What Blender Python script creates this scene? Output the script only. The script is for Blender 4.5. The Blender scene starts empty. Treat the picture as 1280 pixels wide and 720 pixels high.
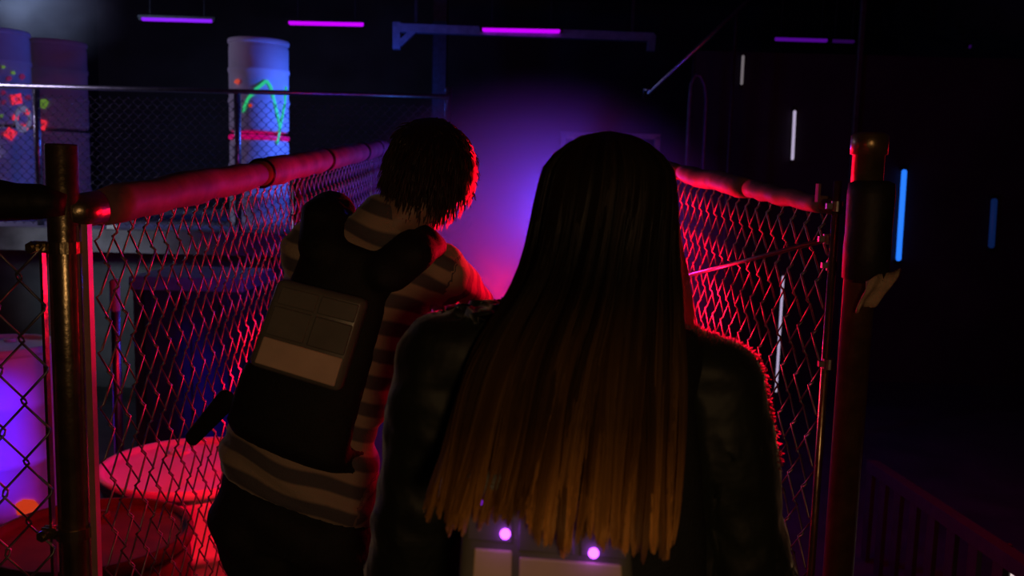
import bpy, bmesh, math, random
from math import sin, cos, pi, radians, sqrt
from mathutils import Vector, Matrix, Quaternion, noise
random.seed(7)
S = bpy.context.scene
C = S.collection
V = Vector

# ------------------------------------------------------------------ camera
F = 1100.0
CAM = V((0, 0, 1.6))
RC = Matrix.Rotation(radians(90 - 6.8), 3, 'X') @ Matrix.Rotation(radians(1.5), 3, 'Z')
cd = bpy.data.cameras.new('camera')
cam = bpy.data.objects.new('camera', cd)
C.objects.link(cam)
cam.matrix_world = Matrix.Translation(CAM) @ RC.to_4x4()
cd.sensor_width = 36.0
cd.lens = 36.0 * F / 1280.0
cd.clip_start = 0.02
cd.dof.use_dof = True
cd.dof.focus_distance = 1.9
cd.dof.aperture_fstop = 5.0
S.camera = cam
S.view_settings.view_transform = 'Standard'
S.view_settings.look = 'None'

def P(px, py, Y):
    """world point seen at a photo pixel, at world depth Y"""
    d = RC @ V(((px - 640) / F, -(py - 360) / F, -1.0))
    return CAM + d * (Y / d.y)

# ------------------------------------------------------------------ helpers: objects
def tag(o, label=None, cat=None, group=None, kind=None):
    if label: o['label'] = label
    if cat: o['category'] = cat
    if group: o['group'] = group
    if kind: o['kind'] = kind
    return o

def thing(name, label, cat, loc=(0, 0, 0), rz=0.0, group=None):
    o = bpy.data.objects.new(name, None)
    o.empty_display_size = 0.1
    C.objects.link(o)
    o.location = loc
    o.rotation_euler = (0, 0, rz)
    return tag(o, label, cat, group)

def link(name, me, m, parent=None, world=False):
    """world=True: mesh data is in world space although the parent sits elsewhere"""
    o = bpy.data.objects.new(name, me)
    C.objects.link(o)
    if m is not None and not me.materials: me.materials.append(m)
    if parent is not None:
        o.parent = parent
        if world and parent.parent is None:
            o.matrix_parent_inverse = (Matrix.Translation(parent.location) @ parent.rotation_euler.to_matrix().to_4x4()).inverted()
    return o

class MB:
    def __init__(s): s.v, s.f = [], []
    def add(s, vs, fs):
        n = len(s.v)
        s.v += [tuple(v) for v in vs]
        s.f += [tuple(i + n for i in f) for f in fs]
        return s
    def mesh(s, name='m', smooth=False):
        me = bpy.data.meshes.new(name)
        me.from_pydata(s.v, [], s.f)
        me.update()
        if smooth:
            me.polygons.foreach_set('use_smooth', [True] * len(me.polygons))
        return me
    # --- shapes
    def box(s, c, d, rot=None):
        c = V(c); hx, hy, hz = d[0] / 2, d[1] / 2, d[2] / 2
        vs = [V((x, y, z)) for x in (-hx, hx) for y in (-hy, hy) for z in (-hz, hz)]
        if rot is not None: vs = [rot @ v for v in vs]
        return s.add([c + v for v in vs], [(0, 1, 3, 2), (4, 6, 7, 5), (0, 4, 5, 1), (2, 3, 7, 6), (0, 2, 6, 4), (1, 5, 7, 3)])
    def tube(s, pts, r, n=12, caps=True):
        pts = [V(p) for p in pts]
        rs = r if isinstance(r, (list, tuple)) else [r] * len(pts)
        vs, fs = [], []
        up = None
        for i, p in enumerate(pts):
            a = pts[max(i - 1, 0)]; b = pts[min(i + 1, len(pts) - 1)]
            t = (b - a).normalized()
            if up is None:
                up = V((0, 0, 1)) if abs(t.z) < 0.9 else V((1, 0, 0))
            u = (up - t * up.dot(t)).normalized()
            w = t.cross(u)
            up = u
            for k in range(n):
                an = 2 * pi * k / n
                vs.append(p + (u * cos(an) + w * sin(an)) * rs[i])
        for i in range(len(pts) - 1):
            for k in range(n):
                k2 = (k + 1) % n
                fs.append((i * n + k, i * n + k2, (i + 1) * n + k2, (i + 1) * n + k))
        if caps:
            fs.append(tuple(range(n))[::-1])
            fs.append(tuple((len(pts) - 1) * n + k for k in range(n)))
        return s.add(vs, fs)
    def rings(s, rings, n=24):
        """closed loft of (centre, vecA, vecB) rings"""
        vs, fs = [], []
        for c, a, b in rings:
            for k in range(n):
                t = 2 * pi * k / n
                vs.append(V(c) + V(a) * cos(t) + V(b) * sin(t))
        m = len(rings)
        for i in range(m - 1):
            for k in range(n):
                k2 = (k + 1) % n
                fs.append((i * n + k, i * n + k2, (i + 1) * n + k2, (i + 1) * n + k))
        fs.append(tuple(range(n))[::-1])
        fs.append(tuple((m - 1) * n + k for k in range(n)))
        return s.add(vs, fs)
    def cap(s, p0, r0, p1, r1, flat=1.0, ref=None, n=16):
        """tapered capsule; flat squeezes it along ref"""
        p0, p1 = V(p0), V(p1)
        t = p1 - p0
        L = t.length
        t = t / L if L > 1e-6 else V((0, 0, 1))
        if ref is None: ref = V((0, 0, 1)) if abs(t.z) < 0.9 else V((0, 1, 0))
        ref = V(ref)
        u = (ref - t * ref.dot(t)).normalized()
        w = t.cross(u)
        R = []
        for a in (-80, -50, -20):
            a = radians(a)
            R.append((p0 + t * r0 * sin(a), u * r0 * cos(a) * flat, w * r0 * cos(a)))
        for k in range(4):
            q = k / 3
            r = r0 + (r1 - r0) * q
            R.append((p0 + t * L * q, u * r * flat, w * r))
        for a in (20, 50, 80):
            a = radians(a)
            R.append((p1 + t * r1 * sin(a), u * r1 * cos(a) * flat, w * r1 * cos(a)))
        return s.rings(R, n)
    def ell(s, c, ax, ay, az, n=20):
        c = V(c); R = []
        for k in range(1, 14):
            a = -pi / 2 + pi * k / 14
            R.append((c + V(az) * sin(a), V(ax) * cos(a), V(ay) * cos(a)))
        return s.rings(R, n)
    def lathe(s, prof, n=40, c=(0, 0, 0)):
        vs, fs = [], []
        c = V(c)
        for r, z in prof:
            for k in range(n):
                t = 2 * pi * k / n
                vs.append(c + V((r * cos(t), r * sin(t), z)))
        m = len(prof)
        for i in range(m - 1):
            for k in range(n):
                k2 = (k + 1) % n
                fs.append((i * n + k, i * n + k2, (i + 1) * n + k2, (i + 1) * n + k))
        fs.append(tuple(range(n))[::-1])
        fs.append(tuple((m - 1) * n + k for k in range(n)))
        return s.add(vs, fs)

def bevel(me, w=0.01, seg=3, smooth=True):
    bm = bmesh.new(); bm.from_mesh(me)
    bmesh.ops.bevel(bm, geom=[e for e in bm.edges], offset=w, segments=seg, affect='EDGES', profile=0.5)
    bm.to_mesh(me); bm.free()
    if smooth:
        me.polygons.foreach_set('use_smooth', [True] * len(me.polygons))
    return me

def remesh(mb, voxel=0.01, it=4, name='m'):
    """union of closed shapes -> one continuous smooth surface"""
    me = mb.mesh('tmp')
    o = bpy.data.objects.new('tmp', me)
    C.objects.link(o)
    r = o.modifiers.new('r', 'REMESH'); r.mode = 'VOXEL'; r.voxel_size = voxel
    if it:
        sm = o.modifiers.new('s', 'SMOOTH'); sm.factor = 0.5; sm.iterations = it
    dg = bpy.context.evaluated_depsgraph_get()
    out = bpy.data.meshes.new_from_object(o.evaluated_get(dg))
    bpy.data.objects.remove(o); bpy.data.meshes.remove(me)
    out.name = name
    out.materials.clear()
    out.polygons.foreach_set('use_smooth', [True] * len(out.polygons))
    return out

# ------------------------------------------------------------------ helpers: materials
def mat(name, col, rough=0.5, metal=0.0, var=0.25, scale=20.0, bump=0.0, bscale=None, emit=None, es=0.0, spec=0.5, coat=0.0, trans=0.0):
    m = bpy.data.materials.new(name); m.use_nodes = True
    nt = m.node_tree; b = nt.nodes['Principled BSDF']
    tc = nt.nodes.new('ShaderNodeTexCoord')
    nz = nt.nodes.new('ShaderNodeTexNoise'); nz.inputs['Scale'].default_value = scale; nz.inputs['Detail'].default_value = 5
    nt.links.new(tc.outputs['Object'], nz.inputs['Vector'])
    cr = nt.nodes.new('ShaderNodeValToRGB')
    cr.color_ramp.elements[0].position = 0.3; cr.color_ramp.elements[1].position = 0.7
    cr.color_ramp.elements[0].color = tuple(c * (1 - var) for c in col) + (1,)
    cr.color_ramp.elements[1].color = tuple(min(1, c * (1 + var)) for c in col) + (1,)
    nt.links.new(nz.outputs['Fac'], cr.inputs['Fac'])
    nt.links.new(cr.outputs['Color'], b.inputs['Base Color'])
    b.inputs['Roughness'].default_value = rough
    b.inputs['Metallic'].default_value = metal
    b.inputs['Specular IOR Level'].default_value = spec
    b.inputs['Coat Weight'].default_value = coat
    b.inputs['Transmission Weight'].default_value = trans
    if bump:
        bp = nt.nodes.new('ShaderNodeBump'); bp.inputs['Strength'].default_value = bump; bp.inputs['Distance'].default_value = 0.01
        n2 = nt.nodes.new('ShaderNodeTexNoise'); n2.inputs['Scale'].default_value = bscale or scale * 3
        nt.links.new(tc.outputs['Object'], n2.inputs['Vector'])
        nt.links.new(n2.outputs['Fac'], bp.inputs['Height'])
        nt.links.new(bp.outputs['Normal'], b.inputs['Normal'])
    if emit:
        b.inputs['Emission Color'].default_value = tuple(emit) + (1,)
        b.inputs['Emission Strength'].default_value = es
    return m

M = {}
M['floor'] = mat('floor_concrete', (.035, .033, .036), .6, var=.4, scale=3, bump=.2)
M['wall'] = mat('wall_black_paint', (.02, .019, .022), .75, var=.4, scale=2, bump=.15, bscale=30)
M['ceil'] = mat('ceiling_black', (.03, .03, .04), .8, var=.3, scale=3)
M['concrete'] = mat('platform_grey', (.2, .2, .21), .8, var=.3, scale=6, bump=.3, bscale=60)
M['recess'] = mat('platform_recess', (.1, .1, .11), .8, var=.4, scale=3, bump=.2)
M['galv'] = mat('galvanised_steel', (.42, .42, .43), .35, 1.0, var=.2, scale=30, bump=.05)
M['brass'] = mat('dull_warm_steel', (.42, .34, .22), .27, .9, var=.3, scale=25, bump=.08, bscale=80)
M['wire'] = mat('fence_wire', (.27, .27, .28), .4, 0.8, var=.2, scale=60)
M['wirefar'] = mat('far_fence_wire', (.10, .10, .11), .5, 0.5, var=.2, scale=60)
M['foam'] = mat('foam_padding_dark', (.24, .14, .14), .62, spec=.2, var=.35, scale=9, bump=.35, bscale=18)
M['foamblack'] = mat('foam_padding_black', (.012, .012, .013), .6, var=.3, scale=9, bump=.3, bscale=30)
M['tie'] = mat('tie_black', (.01, .01, .011), .4, var=.2)
M['drum'] = mat('drum_white_plastic', (.72, .72, .74), .55, spec=.25, var=.08, scale=5, bump=.05)
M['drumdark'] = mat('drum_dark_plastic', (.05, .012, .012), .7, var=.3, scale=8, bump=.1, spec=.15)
M['steelblue'] = mat('painted_steel_blue_grey', (.3, .33, .42), .45, .3, var=.2, scale=12)
M['darksteel'] = mat('dark_steel', (.07, .07, .075), .5, .5, var=.3, scale=18)
M['crate'] = mat('crate_dark', (.04, .04, .055), .55, var=.3, scale=10, bump=.1)
M['timber'] = mat('dark_timber', (.016, .012, .011), .7, var=.4, scale=14, bump=.2)
M['cloth'] = mat('beige_cloth', (.5, .36, .25), .85, var=.25, scale=40, bump=.4, bscale=200)
def glow(name, col, s, base=None):
    return mat(name, base or tuple(c * .6 for c in col), .5, var=.05, emit=col, es=s)
M['violet'] = glow('uv_tube_violet', (.25, .012, .9), 1.0)
M['magenta'] = glow('uv_tube_magenta', (.56, 0.0, .92), 1.1)
M['violetdim'] = glow('uv_tube_dim', (.065, .002, .22), 1.0)
M['violetfaint'] = glow('uv_tube_faint', (.016, .001, .05), 1.0)
M['blueled'] = glow('blue_led', (.02, .2, 1.0), 1.1)
M['blueleddim'] = glow('blue_led_dim', (.002, .009, .05), 1.0)
M['whiteled'] = glow('white_led', (.42, .36, .52), 1.0)
M['whiteleddim'] = glow('white_led_dim', (.14, .12, .13), 1.0)
M['warmled'] = glow('warm_white_led', (.75, .6, .58), 1.0)
M['led'] = glow('purple_led', (.42, .06, 1.0), 6.0)
M['leddim'] = glow('purple_led_dim', (.2, .01, .55), 1.1)
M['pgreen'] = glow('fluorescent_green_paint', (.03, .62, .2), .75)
M['projgreen'] = glow('projected_yellow_green_glow', (.16, .32, .04), .55)  # green projector light as a glowing colour
M['projred'] = glow('projected_red_glow', (.8, .02, .045), 1.0)  # red projector light put into a glowing colour
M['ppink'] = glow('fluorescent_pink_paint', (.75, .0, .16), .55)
M['projdim'] = glow('projected_dull_red_glow', (.3, .02, .1), .4)  # weaker red of the projected pattern, as colour
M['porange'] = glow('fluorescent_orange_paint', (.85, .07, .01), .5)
M['projlilac'] = glow('projected_lilac_glow', (.36, .34, .52), .25)  # pale ring of the projected pattern, as colour

# ------------------------------------------------------------------ the setting
def struct(name, mb, m, bev=None):
    me = mb.mesh(name)
    if bev: bevel(me, bev, 2, False)
    o = link(name, me, m)
    o['kind'] = 'structure'
    return o
FZ = -0.39
struct('floor', MB().box((0, 6, FZ - .05), (15, 20, .1)), M['floor'])
struct('ceiling', MB().box((0, 6, 4.65), (15, 20, .1)), M['ceil'])
struct('wall_back', MB().box((0, 15.05, 2.2), (15, .1, 4.9)), M['wall'])
struct('wall_left', MB().box((-7.05, 6, 2.2), (.1, 20, 4.9)), M['wall'])
struct('wall_right', MB().box((6.05, 6, 2.2), (.1, 20, 4.9)), M['wall'])
struct('wall_front', MB().box((0, -3.05, 2.2), (15, .1, 4.9)), M['wall'])
# dark partition that carries the LED lines on the right
struct('wall_partition', MB().box((3.9, 9.2, 1.295), (4.2, .12, 3.37)), M['wall'])
# ramp walkway: level deck, then sloping up
SL = 0.066
mb = MB()
xl, xr = -1.05, .98
pts = [(-2.5, 0), (1.9, 0), (6.6, SL * 4.7), (9.2, SL * 4.7)]
vs, fs = [], []
for y, z in pts:
    vs += [(xl, y, z), (xr, y, z), (xr, y, FZ), (xl, y, FZ)]
for i in range(3):
    for k in range(4):
        fs.append((i * 4 + k, i * 4 + (k + 1) % 4, i * 4 + 4 + (k + 1) % 4, i * 4 + 4 + k))
fs += [(0, 1, 2, 3), (15, 14, 13, 12)]
struct('floor_walkway', mb.add(vs, fs), M['floor'])
# raised platform at the back left with a fascia
PZ = P(330, 291, 7.8).z
struct('platform', MB().box((-3.75, 10.3, PZ - .06), (6.3, 5.2, .12)).box((-3.75, 7.72, PZ - .1), (6.3, .06, .2)), M['concrete'])
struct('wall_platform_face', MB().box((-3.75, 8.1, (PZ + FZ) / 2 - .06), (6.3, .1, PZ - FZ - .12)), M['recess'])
# blue-edged doorway at the end of the walkway
q0 = P(704, 168, 9.0); q1 = P(822, 165, 9.0)
mb = MB()
zt = q0.z
mb.box((q0.x, 9.0, zt / 2), (.05, .06, zt)).box((q1.x, 9.0, zt / 2), (.05, .06, zt)).box(((q0.x + q1.x) / 2, 9.0, zt), (q1.x - q0.x + .05, .06, .05))
d1 = struct('door_1', mb, M['steelblue'])
bk = link('door_closer', MB().box((q0.x + .12, 8.94, zt - .1), (.045, .05, .16)).box((q0.x + .08, 8.94, zt - .03), (.09, .03, .025)).mesh(), M['galv'], d1)

# ------------------------------------------------------------------ chain-link fences
def chain_mesh(A, u, nrm, L, H, w=.08, h=.12, r=.0026, d=.004, n=4, slope=0.0, skip=0.0):
    """diamond mesh woven from vertical zigzag wires; A = bottom start, u = horizontal run direction"""
    mb = MB()
    A, u, nrm = V(A), V(u).normalized(), V(nrm).normalized()
    hw = w / 2
    for i in range(int(L / hw)):
        pts = []
        nk = int(H / (h / 2))
        for k in range(nk + 1):
            side = (k + i) % 2
            s_ = i * hw + hw * side
            e = hw * .10 * (1 if side else -1)
            base = A + u * (s_ + e) + V((0, 0, k * h / 2 + slope * s_))
            dz = V((0, 0, h * .03))
            sg = 1 if k % 2 else -1
            pts.append(base - dz + nrm * (d * sg))
            pts.append(base + dz - nrm * (d * sg))
        mb.tube(pts, r, n, caps=False)
    return mb.mesh('chain_mesh', True)

def foam_rail(p0, p1, r, segs=14, amp=.004, sag=0):
    pts, rs = [], []
    for k in range(segs + 1):
        q = k / segs
        p = p0.lerp(p1, q)
        p = p + V((random.uniform(-1, 1), 0, random.uniform(-1, 1))) * amp
        p.z -= sag * sin(pi * q)
        rr = r * (1 + random.uniform(-.06, .06))
        if k in (0, segs): rr = r * .82
        pts.append(p); rs.append(rr)
    return pts, rs

# --- left walkway fence ------------------------------------------------
Y0 = 1.8
pl = P(79, 255, Y0)                           # left post axis at rail height
ptop = P(77, 180, Y0).z
plx = pl.x
rail0 = P(112, 262, Y0 + .02)
rail1 = P(480, 184, 5.7)
t = thing('chain_link_fence', 'long chain-link fence left of the walkway with red-lit padded top rail', 'fence', (plx, Y0, 0))
link('post', MB().lathe([(.026, 0), (.031, 0.001), (.031, ptop - .004), (.029, ptop), (.001, ptop)], 32, (plx, Y0, 0)).mesh('p', True), M['brass'], t, True)
u = (rail1 - rail0); slope = u.z / sqrt(u.x**2 + u.y**2); u.z = 0; Lf = u.length; u.normalize()
nrm = V((u.y, -u.x, 0))
# foam padding in sleeves
joins = [0.0, .12, .34, .56, .8, 1.0]
link('rail_pipe', MB().tube([V((plx, Y0, rail0.z - .01)), rail0.lerp(rail1, 1)], .022, 14).mesh('rp', True), M['brass'], t, True)
link('rail_cup', MB().tube([V((plx, Y0, rail0.z - .008)), rail0.lerp(rail1, .012)], .036, 20).mesh('rc', True), M['brass'], t, True)
fo = None
for a, b in ((.012, .30), (.302, .56), (.562, .80), (.802, 1.0)):
    pts, rs = foam_rail(rail0.lerp(rail1, a), rail0.lerp(rail1, b), .045 if a < .3 else .05, 12)
    fo = link('foam_padding', MB().tube(pts, rs, 24).mesh('fo', True), M['foam'], t, True)
for q in (.31, .56, .80, .92):
    c = rail0.lerp(rail1, q); du = (rail1 - rail0).normalized()
    link('cable_tie', MB().tube([c - du * .005, c + du * .005], .052, 24).mesh('ct', True), M['tie'], t, True)
Hf = rail0.z - .02 + .02
link('chain_mesh', chain_mesh(V((rail0.x, rail0.y, 0.02)) + u * .03, u, nrm, Lf - .05, Hf, slope=slope), M['wire'], t, True)
# far posts of the same fence
for q in (.5, 1.0):
    c = rail0.lerp(rail1, q)
    link('post', MB().lathe([(.025, 0.0), (.025, c.z - .03), (.001, c.z - .02)], 20, (c.x - nrm.x * .06, c.y - nrm.y * .06, 0)).mesh('p', True), M['galv'], t, True)
# clamps on the near post
for py in (309, 664):
    c = P(79, py, Y0)
    mb = MB().tube([V((plx, Y0, c.z - .012)), V((plx, Y0, c.z + .012))], .0355, 28)
    mb.box((plx - .045, Y0 - .012, c.z), (.035, .006, .024)).box((plx - .045, Y0 + .0, c.z), (.035, .006, .024))
    cl = link('clamp', mb.mesh('cl'), M['brass'], t, True)
    link('bolt', MB().tube([V((plx - .052, Y0 - .04, c.z)), V((plx - .052, Y0 + .02, c.z))], .006, 8).tube([V((plx - .052, Y0 - .034, c.z)), V((plx - .052, Y0 - .022, c.z))], .0125, 6).mesh('b'), M['brass'], cl)
# tension bar beside the near post, reddened to show the post's red-lit edge
link('tension_bar', MB().box((plx + .040, Y0 + .012, rail0.z / 2), (.013, .02, rail0.z - .06)).mesh('tb'), mat('red_lit_edge_bar', (.6, .3, .3), .45, .2, var=.15), t, True)

# --- left cross fence (leaves the frame) ------------------------------
e0 = P(72, 256, Y0 - .005); e1 = P(-320, 232, Y0 - .12)
t = thing('chain_link_fence', 'short chain-link fence with black padded rail at left edge of frame', 'fence', (e1.x, e1.y, 0))
pts, rs = foam_rail(P(76, 255, Y0 - .03), e1, .034, 14, .003)
pts[0] = P(80, 256, Y0 - .034); rs[0] = .022; rs[1] = .033
link('foam_padding', MB().tube(pts, [r_ * (1 + .35 * min(1, k / 5)) for k, r_ in enumerate(rs)], 24).mesh('fo', True), M['foamblack'], t, True)
uu = (e1 - e0); uu.z = 0; LL = uu.length; uu.normalize()
link('chain_mesh', chain_mesh(V((e0.x, e0.y, .02)) + uu * .035, uu, V((uu.y, -uu.x, 0)), LL - .04, 1.44, w=.085, h=.13), M['wire'], t, True)
link('tension_bar', MB().box((plx - .046, Y0, .74), (.006, .016, 1.4)).mesh('tb'), M['brass'], t, True)
link('post', MB().lathe([(.03, 0), (.03, e1.z + .1), (.001, e1.z + .105)], 24, (e1.x - .05, e1.y, 0)).mesh('p', True), M['brass'], t, True)

# --- right walkway fence -----------------------------------------------
Y1 = 1.8
rp = P(1087, 178, Y1)
rpx = rp.x
rtop = P(1087, 166, Y1).z
r0 = P(1046, 261, 1.9); r1 = P(722, 186, 6.0)
t = thing('chain_link_fence', 'chain-link fence right of the walkway glowing red with padded rail and brace', 'fence', (rpx, Y1, 0))
M['postdull'] = mat('dull_post_paint', (.34, .25, .14), .33, .8, var=.3, scale=25, bump=.08)
link('post', MB().lathe([(.031, 0), (.031, rtop - .045), (.036, rtop - .043), (.036, rtop - .006), (.03, rtop), (.001, rtop)], 32, (rpx, Y1, 0)).mesh('p', True), M['postdull'], t, True)
zs0 = P(1090, 226, Y1).z; zs1 = P(1083, 352, Y1).z
prof = [(.034, zs1), (.045, zs1 + .008), (.046, (zs0 + zs1) / 2 - .03), (.0445, (zs0 + zs1) / 2), (.046, zs0 - .03), (.044, zs0 - .006), (.033, zs0)]
sl = link('foam_sleeve', MB().lathe(prof, 32, (rpx + .006, Y1 - .012, 0)).mesh('fs', True), M['foamblack'], t, True)
sl['label'] = 'black foam sleeve wrapped around the post'
# beige cloth flap hanging below the sleeve
mb = MB()
n1, n2 = 9, 7
c00, c10, c01, c11 = P(1082, 352, Y1 - .065), P(1124, 334, Y1 - .05), P(1072, 392, Y1 - .06), P(1100, 378, Y1 - .05)
vs = []
for i in range(n1):
    for j in range(n2):
        a, b = i / (n1 - 1), j / (n2 - 1)
        p = c00.lerp(c10, a).lerp(c01.lerp(c11, a), b)
        p = p + V((0, -.008 * sin(a * 7 + b * 2) - .006 * sin(b * 5), .004 * sin(a * 6)))
        vs.append(p)
fs = [(i * n2 + j, i * n2 + j + 1, (i + 1) * n2 + j + 1, (i + 1) * n2 + j) for i in range(n1 - 1) for j in range(n2 - 1)]
me = mb.add(vs, fs).mesh('flap', True)
fl = link('cloth_flap', me, M['cloth'], t, True)
sd = fl.modifiers.new('s', 'SOLIDIFY'); sd.thickness = .006
u = r1 - r0; slope = u.z / sqrt(u.x**2 + u.y**2); u.z = 0; Lr = u.length; u.normalize()
nrm = V((-u.y, u.x, 0))
link('rail_pipe', MB().tube([r0, r1], .016, 14).mesh('rp', True), M['galv'], t, True)
for a, b, rr in ((.015, .14, .024), (.142, .32, .031), (.322, .6, .03), (.602, 1.0, .03)):
    pts, rs = foam_rail(r0.lerp(r1, a), r0.lerp(r1, b), rr, 10, .004)
    if a < .1: rs = [rr * (.8 + .25 * k / 10) for k in range(11)]
    link('foam_padding', MB().tube(pts, rs, 20).mesh('fo', True), M['foam'], t, True)
for q, dz in ((.01, .03), (.32, -.035)):
    c = r0.lerp(r1, q)
    link('strap', MB().box((c.x - .026, c.y, c.z + dz), (.005, .02, .04)).mesh('st'), M['foam'], t, True)
# end bar, brace rod, small clamps
eb = P(1045, 262, 1.9)
link('end_bar', MB().tube([V((eb.x, 1.9, .0)), V((eb.x, 1.9, P(1044, 226, 1.9).z))], .0085, 12).mesh('eb', True), M['brass'], t, True)
def on_right(px, py):
    """point on the right fence plane under a pixel"""
    n_ = V((-u.y, u.x, 0)); d = RC @ V(((px - 640) / F, -(py - 360) / F, -1.0))
    k = (r0 - CAM).dot(n_) / d.dot(n_)
    return CAM + d * k
b0, b1 = on_right(1034, 301), on_right(862, 345)
b2 = b1 + (b1 - b0) * .6
link('brace_rod', MB().tube([b0 - nrm * -.012, b2 - nrm * -.012], .006, 10).mesh('br', True), M['galv'], t, True)
for px, py in ((1036, 299), (1046, 258), (1040, 332), (1036, 455)):
    c = on_right(px, py)
    cl = link('clamp', MB().tube([c - V((0, 0, .011)), c + V((0, 0, .011))], .012, 16).box(c + V((-.014, 0, 0)), (.018, .010, .012)).mesh('cl'), M['wire'], t, True)
Hr = r0.z + .01
link('chain_mesh', chain_mesh(V((r0.x, r0.y, 0.02)) + u * .03, u, nrm, Lr - .05, Hr, slope=slope, w=.085, h=.12, r=.0025), M['wire'], t, True)
for q in (.55, 1.0):
    c = r0.lerp(r1, q)
    link('post', MB().lathe([(.025, 0.0), (.025, c.z - .03), (.001, c.z - .02)], 20, (c.x + .06, c.y, 0)).mesh('p', True), M['galv'], t, True)

# --- far fence on the platform ------------------------------------------
YF = 8.0
f0, f1 = P(-60, 105.5, YF), P(562, 121, YF)
t = thing('chain_link_fence', 'far fine-mesh chain-link fence standing on the back platform', 'fence', (f0.x, YF, PZ))
link('top_rail', MB().tube([f0, f1], .022, 12).mesh('tr', True), M['galv'], t, True)
for px in (46, 296, 559):
    x = P(px, 200, YF).x
    zt = f0.z + (f1.z - f0.z) * (x - f0.x) / (f1.x - f0.x)
    if px == 559: zt += .08
    link('post', MB().lathe([(.03, PZ), (.03, zt), (.001, zt + .01)], 18, (x, YF + .03, 0)).mesh('p', True), M['galv'], t, True)
link('chain_mesh', chain_mesh(V((f0.x, YF, PZ + .02)), V((1, 0, 0)), V((0, -1, 0)), f1.x - f0.x, f0.z - PZ - .05, w=.085, h=.085, r=.0028, d=.004, n=3), M['wirefar'], t, True)

# ------------------------------------------------------------------ drums
DR, DH = .29, .9
prof = [(.20, 0), (.27, .0), (.288, .02), (.29, .06)]
for zc in (.3, .6):
    prof += [(.288, zc - .03), (.296, zc - .018), (.299, zc), (.296, zc + .018), (.288, zc + .03)]
prof += [(.289, .80), (.284, .835), (.276, .855), (.276, .87)]
drum_body = MB().lathe(prof, 48).mesh('drum_body', True)
drum_lid = MB().lathe([(.279, .853), (.293, .856), (.297, .868), (.297, .888), (.290, .9), (.278, .899), (.272, .885), (.262, .877), (.1, .880), (.001, .881)], 48).mesh('drum_lid', True)
drum_bung = MB().lathe([(.034, .878), (.034, .892), (.028, .896), (.001, .896)], 20, (.0, .17, 0)).box((0, .17, .897), (.05, .012, .006)).mesh('drum_bung')
def drum(loc, label, m=None, lid=None, group=None, rz=0.0, bungs=True):
    t = thing('plastic_drum', label, 'drum', loc, rz, group)
    def part(name, me, mm):
        me2 = me.copy() if me.materials and me.materials[0] != mm else me
        if me2 is not me: me2.materials.clear()
        return link(name, me2, mm, t)
    b = part('drum_body', drum_body, m or M['drum'])
    l = part('lid', drum_lid, lid or m or M['drum'])
    if bungs: part('bung', drum_bung, lid or m or M['drum']).parent = l
    return t, b, l
def paint(parent, m, polys, name='painted_mark', R=.3005, th=.0):
    """flat painted patches wrapped on a drum wall: polys of (theta, z)"""
    mb = MB()
    for pl_ in polys:
        vs = [V((R * cos(a), R * sin(a), z)) for a, z in pl_]
        mb.add(vs, [tuple(range(len(vs)))])
    return link(name, mb.mesh(name), m, parent)
def line_poly(pts, w):
    """ribbon quads along (theta,z) points; w in metres"""
    out = []
    for (a0, z0), (a1, z1) in zip(pts, pts[1:]):
        n = max(1, int(abs(a1 - a0) / .08))
        for k in range(n):
            A0 = a0 + (a1 - a0) * k / n; A1 = a0 + (a1 - a0) * (k + 1) / n
            Z0 = z0 + (z1 - z0) * k / n; Z1 = z0 + (z1 - z0) * (k + 1) / n
            dx, dz = (A1 - A0) * DR, Z1 - Z0
            l = sqrt(dx * dx + dz * dz) or 1
            ox, oz = -dz / l * w / 2 / DR, dx / l * w / 2
            out.append([(A0 - ox, Z0 - oz), (A1 - ox, Z1 - oz), (A1 + ox, Z1 + oz), (A0 + ox, Z0 + oz)])
    return out
def drum_uv(loc, px, py):
    """(theta,z) on a drum's near wall under a pixel"""
    d = RC @ V(((px - 640) / F, -(py - 360) / F, -1.0))
    cx, cy = loc[0], loc[1]
    ox, oy = CAM.x - cx, CAM.y - cy
    a = d.x**2 + d.y**2; b = 2 * (ox * d.x + oy * d.y); c = ox * ox + oy * oy - .29**2
    disc = b * b - 4 * a * c
    k = (-b - sqrt(max(disc, 0))) / (2 * a)
    p = CAM + d * k
    return (math.atan2(p.y - cy, p.x - cx), p.z - loc[2])

# the centre stack behind the far fence
YC = 8.95
cx = P(324.5, 200, YC).x
gD = 'white drums stacked two high on the back platform'
sC = [(cx, YC, PZ), (cx, YC, PZ + .93)]
dC0, dC0b, dC0l = drum(sC[0], 'lower white drum with pink lid of the blue-lit stack behind far fence', lid=M['ppink'], group=gD, bungs=False)
dC1, dC1b, _ = drum(sC[1], 'upper blue-lit white drum with green painted zigzag behind far fence', group=gD)
def ink(loc, pl_): return [drum_uv(loc, *p) for p in pl_]
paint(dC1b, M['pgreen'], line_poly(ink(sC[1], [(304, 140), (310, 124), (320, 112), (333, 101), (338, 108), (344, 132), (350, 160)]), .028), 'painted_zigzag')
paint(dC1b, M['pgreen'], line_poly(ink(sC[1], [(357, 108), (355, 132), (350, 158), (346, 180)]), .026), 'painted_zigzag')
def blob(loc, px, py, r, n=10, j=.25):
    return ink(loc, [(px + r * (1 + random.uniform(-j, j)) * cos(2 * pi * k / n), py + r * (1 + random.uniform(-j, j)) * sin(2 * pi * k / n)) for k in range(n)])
for q_ in (blob(sC[1], 297, 102, 3.2), blob(sC[1], 313, 132, 2.2)): paint(dC1b, M['porange'], [q_], 'painted_glow_splash')
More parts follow.
